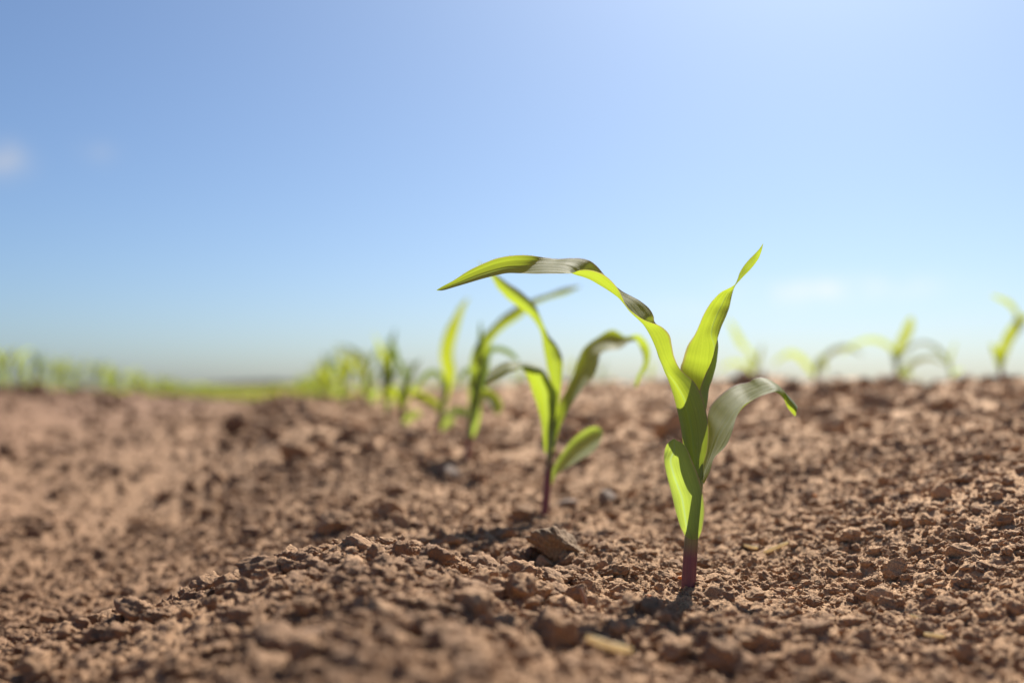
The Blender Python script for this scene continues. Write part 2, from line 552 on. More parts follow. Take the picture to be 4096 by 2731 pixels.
# ------------------------------------------------------------------ ground sheet (polar grid round the camera foot)
def build_ground():
    az_in = np.linspace(R(-35), R(35), 1000)
    az_l = np.linspace(R(-180), R(-35), 170)[:-1]
    az_r = np.linspace(R(35), R(180), 170)[1:-1]
    az = np.concatenate([az_l, az_in, az_r])
    rr = [.02]
    while rr[-1] < 3500:
        r = rr[-1]
        q = 1.05 if r < .15 else 1.0021 if r < .34 else 1.00145 if r < .48 else 1.0024 if r < .8 else 1.005 if r < 2 else 1.012 if r < 8 else 1.06
        rr.append(r * q)
    rr = np.array(rr)
    A, Rr = np.meshgrid(az, rr)
    X, Y = (Rr * np.sin(A)).ravel(), (Rr * np.cos(A)).ravel()
    Z = np.empty_like(X)
    for k in range(0, len(X), 200000):
        Z[k:k + 200000] = ground_h(X[k:k + 200000], Y[k:k + 200000])
    nr, na = len(rr), len(az)
    idx = np.arange(nr * na).reshape(nr, na)
    nxt = np.roll(idx, -1, axis=1)
    q = np.stack([idx[:-1], idx[1:], nxt[1:], nxt[:-1]], axis=-1).reshape(-1, 4)
    me = bpy.data.meshes.new('ground')
    nv = nr * na + 1
    co = np.empty((nv, 3), np.float32)
    co[:-1, 0], co[:-1, 1], co[:-1, 2] = X, Y, Z
    co[-1] = (0, 0, float(ground_h(np.array([0.]), np.array([0.]))[0]))
    tri = np.stack([np.full(na, nv - 1), idx[0], nxt[0]], axis=-1)
    me.vertices.add(nv)
    me.vertices.foreach_set('co', co.ravel())
    nl = q.size + tri.size
    me.loops.add(nl)
    me.loops.foreach_set('vertex_index', np.concatenate([q.ravel(), tri.ravel()]).astype(np.int32))
    npoly = len(q) + len(tri)
    me.polygons.add(npoly)
    starts = np.concatenate([np.arange(len(q)) * 4, len(q) * 4 + np.arange(len(tri)) * 3]).astype(np.int32)
    me.polygons.foreach_set('loop_start', starts)
    me.polygons.foreach_set('loop_total', np.concatenate([np.full(len(q), 4), np.full(len(tri), 3)]).astype(np.int32))
    me.polygons.foreach_set('use_smooth', np.ones(npoly, bool))
    me.update(calc_edges=True)
    me.validate()
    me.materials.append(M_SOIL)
    o = bpy.data.objects.new('ground', me)
    COL.objects.link(o)
    tag(o, 'bare brown tilled soil of the field with loose crumbs', None, None, 'structure')
    print('ground verts', nv)
    return o


build_ground()


# ------------------------------------------------------------------ clod shapes
_ICO = {}


def ico(sub):
    if sub not in _ICO:
        bm = bmesh.new()
        bmesh.ops.create_icosphere(bm, subdivisions=sub, radius=1.0)
        bm.verts.ensure_lookup_table()
        v = np.array([x.co[:] for x in bm.verts])
        f = [[w.index for w in x.verts] for x in bm.faces]
        bm.free()
        _ICO[sub] = (v, f)
    return _ICO[sub]


def noise3(p, seed):
    return (vnoise(p[:, 0] + 3.1 * p[:, 2], p[:, 1] - 2.3 * p[:, 2], seed) + vnoise(p[:, 1] + 1.7 * p[:, 0], p[:, 2] * 1.3 + p[:, 0], seed + 7) + vnoise(p[:, 2] - p[:, 0] * .8, p[:, 0] + p[:, 1] * 1.2, seed + 13)) / 1.8


def clod_verts(seed, sub=4, stretch=(1, 1, .8), rough=.16, planes=11):
    """Broken lump of earth: a ball cut by random planes, then roughened at three scales."""
    rng = np.random.RandomState(seed)
    v, f = ico(sub)
    nrm = rng.normal(size=(planes, 3)); nrm /= np.linalg.norm(nrm, axis=1)[:, None]
    dd = .48 + .5 * rng.rand(planes)
    dots = np.maximum(v @ nrm.T, 1e-3)
    r = np.minimum(1.0, (dd / dots).min(axis=1))
    p = v * r[:, None]
    r2 = 1 + rough * noise3(p * 1.6 + seed, seed) + rough * .65 * noise3(p * 4.2, seed + 1) + rough * .38 * noise3(p * 10, seed + 2)
    p = p * r2[:, None] * np.array(stretch)
    return p, f


crumb_col = bpy.data.collections.new('crumb_shapes')
for k in range(14):
    rng = random.Random(k)
    v, f = clod_verts(100 + k, 4 if k < 10 else 3, (1, rng.uniform(.65, 1), rng.uniform(.5, .9)), rough=.2 + .1 * rng.random(), planes=7 + k % 6)
    me = bpy.data.meshes.new('crumb')
    me.from_pydata(v.tolist(), [], f)
    me.polygons.foreach_set('use_smooth', [True] * len(f))
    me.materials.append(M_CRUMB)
    crumb_col.objects.link(bpy.data.objects.new('crumb', me))


def scatter(name, pts, rot, scl, idx, coll, label):
    me = bpy.data.meshes.new(name)
    me.vertices.add(len(pts))
    me.vertices.foreach_set('co', np.asarray(pts, np.float32).ravel())
    for an, at_, dat in (('rot', 'FLOAT_VECTOR', rot), ('scl', 'FLOAT', scl), ('idx', 'INT', idx)):
        at2 = me.attributes.new(an, at_, 'POINT')
        at2.data.foreach_set('vector' if at_ == 'FLOAT_VECTOR' else 'value', np.asarray(dat).ravel())
    o = bpy.data.objects.new(name, me)
    COL.objects.link(o)
    ng = bpy.data.node_groups.new(name, 'GeometryNodeTree')
    ng.interface.new_socket('Geometry', in_out='INPUT', socket_type='NodeSocketGeometry')
    ng.interface.new_socket('Geometry', in_out='OUTPUT', socket_type='NodeSocketGeometry')
    n, l = ng.nodes, ng.links
    gi, go = n.new('NodeGroupInput'), n.new('NodeGroupOutput')
    iop = n.new('GeometryNodeInstanceOnPoints')
    ci = n.new('GeometryNodeCollectionInfo')
    ci.inputs['Collection'].default_value = coll
    ci.inputs['Separate Children'].default_value = True
    ci.inputs['Reset Children'].default_value = True
    iop.inputs['Pick Instance'].default_value = True

    def named(an, dt):
        q = n.new('GeometryNodeInputNamedAttribute'); q.data_type = dt; q.inputs['Name'].default_value = an
        return q.outputs['Attribute']
    e2r = n.new('FunctionNodeEulerToRotation')
    l.new(named('rot', 'FLOAT_VECTOR'), e2r.inputs[0])
    l.new(gi.outputs[0], iop.inputs['Points'])
    l.new(ci.outputs[0], iop.inputs['Instance'])
    l.new(named('idx', 'INT'), iop.inputs['Instance Index'])
    l.new(e2r.outputs[0], iop.inputs['Rotation'])
    l.new(named('scl', 'FLOAT'), iop.inputs['Scale'])
    l.new(iop.outputs[0], go.inputs[0])
    md = o.modifiers.new('scatter', 'NODES'); md.node_group = ng
    tag(o, label, None, None, 'stuff')
    return o


def polar_points(rng, n, r0, r1, half, power):
    """n points in a wedge ahead of the camera; density falls with distance as r^-power."""
    t = rng.rand(n)
    e = 2 - power
    r = (r0 ** e + t * (r1 ** e - r0 ** e)) ** (1 / e) if abs(e) > 1e-6 else r0 * (r1 / r0) ** t
    a = (rng.rand(n) * 2 - 1) * half
    return r * np.sin(a), r * np.cos(a), r


def build_crumbs():
    rng = np.random.RandomState(5)
    P, S = [], []
    for (n, r0, r1, half, pw, smin, smax, alpha, scale_r) in (
            (125000, .17, .75, R(48), .8, .0005, .0036, 2.5, 0),      # fine crumb
            (5000, .17, .85, R(48), .6, .0022, .0060, 2.7, 0),       # pea to hazelnut
            (170, .22, .9, R(48), .4, .0045, .0085, 2.6, 0),         # big lumps
            (260, .28, .52, R(30), .5, .0035, .0085, 2.2, 2),       # lumps on the mound at left of centre
            (45, .185, .30, R(40), .5, .0050, .0085, 2.2, 0),       # lumps close to the lens
            (30000, .75, 2.5, R(42), 1.2, .0016, .009, 2.2, 1),
            (900, .8, 2.5, R(42), .9, .008, .020, 2.4, 0),
            (14000, 2.5, 9, R(38), 1.4, .006, .022, 2.2, 0)):
        x, y, r = polar_points(rng, n, r0, r1, half, pw)
        if scale_r == 2:
            x = rng.rand(n) * .19 - .15; y = .31 + .12 * rng.rand(n); r = np.hypot(x, y)
        t = rng.rand(n)
        s = (smin ** (1 - alpha) + t * (smax ** (1 - alpha) - smin ** (1 - alpha))) ** (1 / (1 - alpha))
        # crumbs gather in drifts
        keep = rng.rand(n) < (.55 + .45 * vnoise(x / .05, y / .05, 90)) + .15
        uu = x * PERP[0] + y * PERP[1]
        fur = sstep(-.52, -.40, uu) * (1 - sstep(-.10, .0, uu)) * sstep(.48, .62, y)
        keep &= ~((s > .0026) & (rng.rand(n) < fur * .55))
        # nothing large right against the stems
        for q in STEMS:
            d = np.hypot(x - q[0], y - q[1])
            keep &= ~((s > .003) & (d < s + .004))
        x, y, s = x[keep], y[keep], s[keep]
        z = ground_h(x, y) + s * (rng.rand(len(s)) * .65 - .25)
        P.append(np.stack([x, y, z], -1)); S.append(s)
    P, S = np.concatenate(P), np.concatenate(S)
    n = len(S)
    rot = np.stack([rng.rand(n) * .9 - .45, rng.rand(n) * .9 - .45, rng.rand(n) * 6.28], -1)
    big = S > .0035
    idx = np.where(big, rng.randint(0, 10, n), rng.randint(0, 14, n)).astype(np.int32)
    print('crumbs', n)
    return scatter('soil_crumbs', P, rot.astype(np.float32), S.astype(np.float32), idx, crumb_col, 'loose brown soil crumbs and small clods strewn over the field')


def big_clod(px, py, wpx, hpx, seed, mat, label, name='soil_clod', cat='clod', group=None, sink=.25, tilt=0, deep=None, rough=.16, planes=11, flat=1.0, dist=None):
    """A single lump at a photo pixel (centre of its foot), sized by its width and height there."""
    g = ground_hit(px, py + hpx * .3)
    if dist:
        q = at(px, py + hpx * .3, dist); g = Vector((q.x, q.y, float(ground_h(q.x, q.y, False))))
    k = g.y / FPX
    rx, rz = wpx * k / 2, hpx * k / 2
    ry = deep * rx if deep else (rx + rz) / 2
    v, f = clod_verts(seed, 5, (1, 1, 1), rough, planes)
    v = v * np.array((rx, ry, rz)) * 1.12
    c, s = math.cos(tilt), math.sin(tilt)
    v = np.stack([v[:, 0] * c + v[:, 2] * s, v[:, 1], -v[:, 0] * s + v[:, 2] * c], -1)
    o = mesh_obj(name, v, f, mat)
    o.location = (g.x, g.y, g.z + rz * (1 - 2 * sink) + .001)
    return tag(o, label, cat, group)


# ------------------------------------------------------------------ first seedling, in focus
def foot(px, py, d):
    return at(px, py, d)


GROUP_MAIN = 'corn seedlings in the centre row'
base1 = foot(2753, 2358, D1)
p1 = thing('corn_seedling', base1, 'sharp foremost corn seedling with a purple stem and a long leaf arching to the left', 'seedling', GROUP_MAIN)
o1 = base1
px_tube([(2750, 2440, 58), (2753, 2364, 58), (2757, 2290, 56.5), (2761, 2220, 55.5), (2766, 2150, 54), (2777, 2060, 46), (2789, 1970, 40), (2797, 1900, 34), (2800, 1840, 22)], D1 + .001, M_STEM, p1, o1, sides=24)

A = [((2803, 1900, 0), (2790, 1925, -3), (2783, 1900, 2)),
     ((2815, 1850, 1), (2781, 1860, -4), (2757, 1850, 2)),
     ((2831, 1790, 2), (2775, 1795, -5), (2735, 1790, 1)),
     ((2833, 1695, 1), (2765, 1702, -5), (2721, 1700, 1)),
     ((2812, 1598, 0), (2740, 1605, -5), (2699, 1602, 2)),
     ((2778, 1530, -1), (2706, 1540, -5), (2678, 1533, 3)),
     ((2722, 1478, -4), (2670, 1490, -5), (2657, 1475, 3)),
     ((2697, 1428, -7), (2641, 1439, -4), (2652, 1415, 4)),
     ((2687, 1382, -8), (2621, 1388, -3), (2658, 1370, 5)),
     ((2676, 1338, -8), (2600, 1342, -2), (2648, 1318, 6)),
     ((2640, 1304, -7), (2578, 1305, -1), (2620, 1288, 7)),
     ((2577, 1280, -6), (2553, 1274, -1), (2614, 1262, 7)),
     ((2524, 1243, -5), (2529, 1244, 0), (2596, 1233, 8)),
     ((2501, 1216, -5), (2507, 1217, 0), (2561, 1204, 8)),
     ((2490, 1190, -6), (2478, 1193, 0), (2520, 1181, 8)),
     ((2476, 1162, -6), (2440, 1166, 0), (2487, 1163, 7)),
     ((2450, 1128, -7), (2398, 1140, 0), (2445, 1128, 7)),
     ((2419, 1101, -7), (2361, 1119, 0), (2419, 1101, 7)),
     ((2383, 1085, -7), (2334, 1108, 0), (2407, 1086, 8)),
     ((2347, 1079, -6), (2309, 1100, 0), (2386, 1062, 9)),
     ((2316, 1082, -5), (2294, 1092, 0), (2360, 1043, 9)),
     ((2285, 1093, -5), (2279, 1080, 0), (2325, 1034, 9)),
     ((2245, 1095, -5), (2249, 1070, 0), (2280, 1033, 8)),
     ((2191, 1095, -6), (2195, 1066, 0), (2227, 1035, 8)),
     ((2138, 1096, -6), (2140, 1066, 0), (2173, 1029, 6)),
     ((2084, 1094, -5), (2086, 1071, .5), (2115, 1021, 3.5)),
     ((2030, 1093, -5), (2028, 1073, .5), (2053, 1022, 2)),
     ((1977, 1103, -4.5), (1972, 1086, .3), (1986, 1034, 1.6)),
     ((1923, 1117, -4), (1916, 1103, .2), (1923, 1059, 1.4)),
     ((1870, 1133, -3), (1864, 1122, .2), (1870, 1085, 1.2)),
     ((1816, 1149, -2), (1812, 1141, .2), (1816, 1120, .9)),
     ((1774, 1161, -1), (1769, 1156, 0), (1772, 1144, .5)),
     ((1748, 1162, 0), (1747, 1161, 0), (1747, 1159, 0))]
leaf_a = leaf_nmf(A, D1, M_LEAF, p1, o1, per=6, cross=37, ribs=.000045)



def hair_fringe(st, depth, rows, n, parent, origin, seed):
    """Fine pale hairs along the far margin of a leaf."""
    rng = random.Random(seed)
    edge = catmull([at(q[2][0], q[2][1], depth + q[2][2] * .001) for q in st[rows[0]:rows[1]]], 12)
    vs, fs = [], []
    for _ in range(n):
        p = Vector(edge[rng.randrange(len(edge) - 1)]) + Vector((rng.uniform(-.0003, .0003), 0, 0))
        d = Vector((rng.uniform(-.9, .3), rng.uniform(-.5, .5), rng.uniform(.6, 1))).normalized() * rng.uniform(.0003, .0008)
        w = .00004
        off = len(vs)
        for k in range(3):
            a = 2.094 * k
            vs.append(p + Vector((math.cos(a), math.sin(a), 0)) * w)
        vs.append(p + d)
        fs += [(off, off + 1, off + 3), (off + 1, off + 2, off + 3), (off + 2, off, off + 3)]
    return mesh_obj('hair_fringe', vs, fs, M_HAIR, parent, None, False, origin)


hair_fringe(A, D1, (19, 31), 230, leaf_a, o1, 3)

B = [((2795, 1800, 2), (2806, 1800, 5), (2780, 1800, 4)),
     ((2795, 1700, 1), (2815, 1700, 6), (2770, 1700, 5)),
     ((2800, 1610, 0), (2827, 1605, 8), (2750, 1600, 7)),
     ((2799, 1561, 0), (2833, 1550, 9), (2736, 1540, 8)),
     ((2820, 1500, 0), (2841, 1512, 8), (2722, 1476, 9)),
     ((2839, 1460, 0), (2851, 1468, 7), (2731, 1443, 9)),
     ((2852, 1425, 0), (2856, 1428, 6), (2740, 1410, 9)),
     ((2863, 1379, -1), (2858, 1383, 5), (2753, 1377, 9)),
     ((2874, 1342, -2), (2846, 1343, 5), (2778, 1340, 8)),
     ((2886, 1306, -2), (2850, 1305, 5), (2796, 1302, 7)),
     ((2905, 1263, -2), (2866, 1262, 4), (2815, 1257, 6)),
     ((2918, 1228, -1), (2884, 1224, 4), (2840, 1215, 5)),
     ((2924, 1199, -1), (2897, 1197, 3), (2861, 1190, 4)),
     ((2929, 1176, 0), (2910, 1175, 2), (2885, 1168, 3)),
     ((2935, 1157, 1), (2926, 1157, 1), (2912, 1154, 1)),
     ((2943, 1140, 2), (2941, 1140, 0), (2938, 1138, -1)),
     ((2954, 1127, 2), (2952, 1122, 0), (2950, 1115, -2)),
     ((2977, 1103, 2), (2967, 1100, 0), (2958, 1092, -2)),
     ((2999, 1081, 2), (2986, 1076, 1), (2973, 1066, -2)),
     ((3020, 1056, 2), (3007, 1051, 1), (2993, 1041, -2)),
     ((3036, 1031, 1), (3026, 1028, 1), (3014, 1020, -1)),
     ((3047, 1002, 0), (3041, 1002, 0), (3035, 998, 0)),
     ((3053, 975, 0), (3052, 975, 0), (3051, 975, 0))]
B = [tuple((x, y, d + min(15, i * 3.4)) for x, y, d in q) for i, q in enumerate(B)]     # stands a little behind the arching leaf
leaf_nmf(B, D1, M_LEAF, p1, o1, per=6, cross=37, ribs=.000045)

C_ = [((2815, 1937, -2), (2810, 1924, -1), (2803, 1909, 2)),
      ((2841, 1882, -3), (2822, 1880, 0), (2812, 1864, 4)),
      ((2858, 1830, -4), (2841, 1828, 0), (2818, 1803, 5)),
      ((2900, 1788, -5), (2862, 1775, 0), (2824, 1742, 6)),
      ((2925, 1739, -6), (2882, 1730, 0), (2828, 1676, 7)),
      ((2943, 1676, -7), (2908, 1688, 0), (2842, 1624, 8)),
      ((2957, 1646, -7), (2932, 1648, 0), (2876, 1585, 8)),
      ((2976, 1621, -7), (2962, 1615, 0), (2918, 1552, 8)),
      ((3006, 1602, -6), (2995, 1588, 0), (2955, 1536, 8)),
      ((3039, 1585, -6), (3030, 1569, 0), (2994, 1528, 8)),
      ((3073, 1573, -5), (3060, 1556, 0), (3015, 1515, 8)),
      ((3097, 1568, -4), (3090, 1547, 0), (3045, 1510, 8)),
      ((3113, 1574, -2), (3113, 1551, 0), (3076, 1518, 8)),
      ((3125, 1584, 0), (3129, 1560, 2), (3109, 1538, 7)),
      ((3138, 1602, 3), (3143, 1577, 1), (3133, 1561, 5)),
      ((3148, 1628, 4), (3157, 1600, 0), (3152, 1582, 4)),
      ((3164, 1648, 4), (3173, 1621, 0), (3173, 1603, 3)),
      ((3175, 1660, 4), (3183, 1634, 0), (3185, 1618, 3)),
      ((3182, 1665, 4), (3187, 1645, 0), (3191, 1627, 3))]
for i, q in enumerate(C_):       # this leaf grows away from the camera before it droops
    far_by = 30 * min(1, i / 8) ** 1.2
    C_[i] = tuple((x, y, d * 1.45 + far_by) for x, y, d in q)
leaf_nmf(C_, D1, M_LEAF, p1, o1, per=6, cross=37, ribs=.000045)

D_ = [((2795, 2152, 0), (2767, 2156, -3.5), (2739, 2142, 0)),
      ((2805, 2128, -1), (2757, 2130, -4), (2730, 2122, 1)),
      ((2811, 2106, -1), (2747, 2106, -4.5), (2721, 2104, 2)),
      ((2818, 2045, -1), (2737, 2045, -5), (2703, 2045, 3)),
      ((2813, 1985, -2), (2726, 1985, -5.5), (2689, 1985, 4)),
      ((2803, 1936, -3), (2708, 1936, -5.5), (2677, 1936, 4)),
      ((2788, 1888, -4), (2692, 1888, -6), (2665, 1888, 3)),
      ((2767, 1839, -5), (2682, 1839, -6), (2657, 1839, 1)),
      ((2752, 1803, -6), (2697, 1800, -6.5), (2658, 1803, -2)),
      ((2735, 1777, -6), (2697, 1773, -6.5), (2666, 1777, -4)),
      ((2712, 1763, -6), (2696, 1760, -6.5), (2681, 1762, -5)),
      ((2700, 1756, -6), (2695, 1755, -6.5), (2690, 1757, -6))]
leaf_nmf(D_, D1, M_LEAF_FIRST, p1, o1, per=6, cross=37, ribs=.000045)

# ------------------------------------------------------------------ second seedling
base2 = foot(2178, 2046, D2)
p2 = thing('corn_seedling', base2, 'second corn seedling with one leaf leaning up left and one drooping to the right', 'seedling', GROUP_MAIN)
px_tube([(2172, 2100, 32), (2179, 2046, 32), (2188, 1950, 31), (2196, 1860, 29), (2200, 1800, 25), (2207, 1700, 24), (2216, 1620, 20), (2222, 1570, 12)], D2, M_STEM, p2, base2, sides=18)
leaf_lr([(2202, 1790, 2218, 1790), (2203, 1680, 2233, 1680), (2202, 1575, 2241, 1575, 0, -1), (2204, 1534, 2246, 1534, 0, -2), (2191, 1480, 2250, 1489, 0, -2),
         (2182, 1436, 2251, 1445, 0, -2), (2173, 1391, 2242, 1409), (2167, 1346, 2222, 1373), (2155, 1311, 2196, 1342), (2133, 1279, 2175, 1300, 2, -2), (2108, 1253, 2157, 1256, 2, -2),
         (2071, 1226, 2140, 1221), (2030, 1195, 2111, 1190), (2008, 1172, 2075, 1159), (1988, 1150, 2032, 1132), (1967, 1112, 1988, 1100), (1938, 1078, 1950, 1072), (1911, 1047, 1913, 1046)],
        D2, M_LEAF, p2, base2, bow=-2.5)
leaf_lr([(2202, 1792, 2214, 1808), (2212, 1738, 2229, 1738), (2224, 1673, 2248, 1689, 3, 0), (2246, 1597, 2275, 1635, 8, 0), (2270, 1548, 2300, 1597, 15, -1), (2294, 1494, 2338, 1548, 22, 0),
         (2311, 1440, 2373, 1505, 28, 2), (2332, 1396, 2392, 1456, 33, 5), (2360, 1369, 2399, 1423, 36, 8), (2392, 1348, 2414, 1407, 38, 11), (2425, 1326, 2441, 1400, 39, 14),
         (2452, 1318, 2473, 1397, 38, 16), (2476, 1329, 2498, 1383, 34, 20), (2499, 1345, 2513, 1370, 31, 23), (2521, 1343, 2526, 1366, 29, 25), (2549, 1337, 2544, 1363, 26, 28), (2576, 1353, 2560, 1391, 25, 29),
         (2595, 1383, 2571, 1418, 26, 26), (2601, 1418, 2574, 1448, 26, 26), (2590, 1461, 2564, 1475, 26, 26), (2571, 1494, 2549, 1502, 26, 26), (2555, 1532, 2541, 1528, 26, 26), (2541, 1549, 2539, 1549, 26, 26)],
        D2, M_LEAF, p2, base2, bow=2.2)
leaf_lr([(2178, 1810, 2202, 1808, 2, 0), (2172, 1754, 2206, 1754, 2, -1), (2164, 1684, 2214, 1684, 3, -2), (2145, 1613, 2224, 1624, 3, -3), (2129, 1570, 2228, 1575, 2, -4), (2118, 1532, 2213, 1545, 0, -5),
         (2103, 1494, 2194, 1513, -3, -6), (2087, 1475, 2175, 1483, -6, -6), (2078, 1470, 2148, 1460, -9, -3), (2073, 1475, 2110, 1450, -13, 1), (2066, 1480, 2074, 1448, -17, 3),
         (2038, 1490, 2029, 1445, -21, 3), (2007, 1508, 1991, 1460, -23, 1), (1975, 1523, 1964, 1481, -23, -2), (1953, 1533, 1946, 1508, -21, -8), (1940, 1535, 1938, 1531, -16, -14)],
        D2, M_LEAF, p2, base2, bow=-2.5)
leaf_lr([(2199, 1912, 2203, 1945), (2216, 1863, 2224, 1906, 3, -2), (2246, 1814, 2254, 1879, 7, -5), (2278, 1770, 2292, 1858, 10, -9), (2311, 1738, 2327, 1835, 12, -11), (2349, 1713, 2362, 1816, 12, -12),
         (2381, 1704, 2389, 1789, 11, -10), (2400, 1711, 2404, 1762, 7, -6), (2410, 1728, 2412, 1740, 1, -1)], D2, M_LEAF_FIRST, p2, base2, bow=2.5)

# ------------------------------------------------------------------ third seedling
base3 = foot(1867, 1832, D3)
p3 = thing('corn_seedling', base3, 'third corn seedling with a leaf reaching far up to the right', 'seedling', GROUP_MAIN)
px_tube([(1864, 1870, 22), (1867, 1832, 21), (1873, 1780, 21), (1882, 1724, 24), (1893, 1640, 30), (1905, 1560, 28), (1915, 1480, 18)], D3, M_STEM, p3, base3, sides=14)
leaf_cl([(1885, 1700, 24), (1892, 1600, 34), (1900, 1520, 46), (1908, 1450, 56), (1922, 1400, 54), (1945, 1360, 46), (1978, 1322, 38), (2020, 1284, 44), (2062, 1256, 46), (2105, 1225, 38), (2140, 1205, 24), (2200, 1184, 20), (2262, 1164, 26), (2320, 1146, 6)], D3, M_LEAF, p3, base3, tilt=.8, bow=-2)
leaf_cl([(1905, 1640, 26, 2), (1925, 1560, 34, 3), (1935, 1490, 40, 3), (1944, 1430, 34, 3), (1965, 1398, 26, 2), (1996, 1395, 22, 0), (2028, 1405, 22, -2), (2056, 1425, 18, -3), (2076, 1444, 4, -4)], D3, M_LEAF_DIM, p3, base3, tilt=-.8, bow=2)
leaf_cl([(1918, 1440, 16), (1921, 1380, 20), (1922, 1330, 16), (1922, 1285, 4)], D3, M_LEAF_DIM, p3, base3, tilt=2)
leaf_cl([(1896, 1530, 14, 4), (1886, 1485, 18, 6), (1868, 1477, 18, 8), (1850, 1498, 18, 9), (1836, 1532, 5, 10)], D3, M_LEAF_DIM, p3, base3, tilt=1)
leaf_cl([(1888, 1640, 26, -4), (1906, 1590, 38, -8), (1938, 1576, 44, -14), (1972, 1597, 50, -19), (1990, 1630, 44, -22), (1988, 1660, 10, -23)], D3, M_LEAF, p3, base3, tilt=1.0, bow=2)
leaf_cl([(1884, 1745, 24, -4), (1899, 1690, 34, -7), (1906, 1640, 34, -8), (1911, 1598, 10, -8)], D3, M_LEAF_FIRST, p3, base3, tilt=.2)

# ------------------------------------------------------------------ fourth and fifth seedlings
D4, D5 = .955, 1.15
base4 = foot(1752, 1742, D4)
p4 = thing('corn_seedling', base4, 'fourth corn seedling with a single tall upright yellow-green leaf', 'seedling', GROUP_MAIN)
px_tube([(1751, 1765, 19), (1752, 1740, 19), (1758, 1690, 20), (1768, 1630, 22), (1780, 1570, 22), (1790, 1520, 14)], D4, M_STEM, p4, base4, sides=12)
leaf_cl([(1768, 1640, 20), (1784, 1570, 30), (1796, 1530, 42), (1796, 1480, 52), (1787, 1430, 54), (1791, 1380, 54), (1808, 1322, 50), (1830, 1270, 34), (1850, 1225, 22), (1874, 1192, 5)], D4, M_LEAF_FAR, p4, base4, tilt=.3, bow=-2)
leaf_cl([(1764, 1660, 18, -3), (1748, 1622, 30, -6), (1715, 1603, 38, -9), (1678, 1590, 36, -12), (1652, 1590, 8, -14)], D4, M_LEAF_FAR, p4, base4, tilt=-.6)
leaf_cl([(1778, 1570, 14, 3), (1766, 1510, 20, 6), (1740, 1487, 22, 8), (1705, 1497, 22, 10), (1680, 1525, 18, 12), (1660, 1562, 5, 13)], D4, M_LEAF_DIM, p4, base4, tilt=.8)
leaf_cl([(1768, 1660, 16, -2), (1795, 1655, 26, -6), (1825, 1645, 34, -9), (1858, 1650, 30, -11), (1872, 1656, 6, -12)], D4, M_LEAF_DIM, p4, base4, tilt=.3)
leaf_cl([(1762, 1720, 14, -2), (1780, 1700, 30, -4), (1800, 1685, 36, -6), (1818, 1682, 8, -8)], D4, M_LEAF_FIRST, p4, base4, tilt=.8)

base5 = foot(1606, 1718, D5)
p5 = thing('corn_seedling', base5, 'fifth corn seedling with a dark pointed leaf tip standing against the sky', 'seedling', GROUP_MAIN)
px_tube([(1606, 1735, 17), (1607, 1715, 17), (1610, 1650, 18), (1614, 1590, 18), (1618, 1540, 10)], D5, M_STEM, p5, base5, sides=12)
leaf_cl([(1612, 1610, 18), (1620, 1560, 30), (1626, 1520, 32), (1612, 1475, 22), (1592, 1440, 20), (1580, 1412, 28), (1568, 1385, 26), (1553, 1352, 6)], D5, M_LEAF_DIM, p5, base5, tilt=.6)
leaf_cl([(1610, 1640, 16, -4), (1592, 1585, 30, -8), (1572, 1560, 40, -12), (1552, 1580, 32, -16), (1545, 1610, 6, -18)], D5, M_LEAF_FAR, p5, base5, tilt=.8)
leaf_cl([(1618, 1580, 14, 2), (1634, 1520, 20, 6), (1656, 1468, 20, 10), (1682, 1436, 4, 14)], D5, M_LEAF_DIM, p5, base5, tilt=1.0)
leaf_cl([(1612, 1700, 12, -2), (1636, 1672, 30, -5), (1664, 1655, 36, -8), (1686, 1660, 6, -10)], D5, M_LEAF_FIRST, p5, base5, tilt=.6)
leaf_cl([(1612, 1640, 14, 3), (1626, 1590, 26, 6), (1645, 1560, 30, 10), (1672, 1570, 22, 14), (1684, 1592, 4, 16)], D5, M_LEAF_FAR, p5, base5, tilt=-.7)

STEMS = [(b.x, b.y) for b in (base1, base2, base3, base4, base5)]


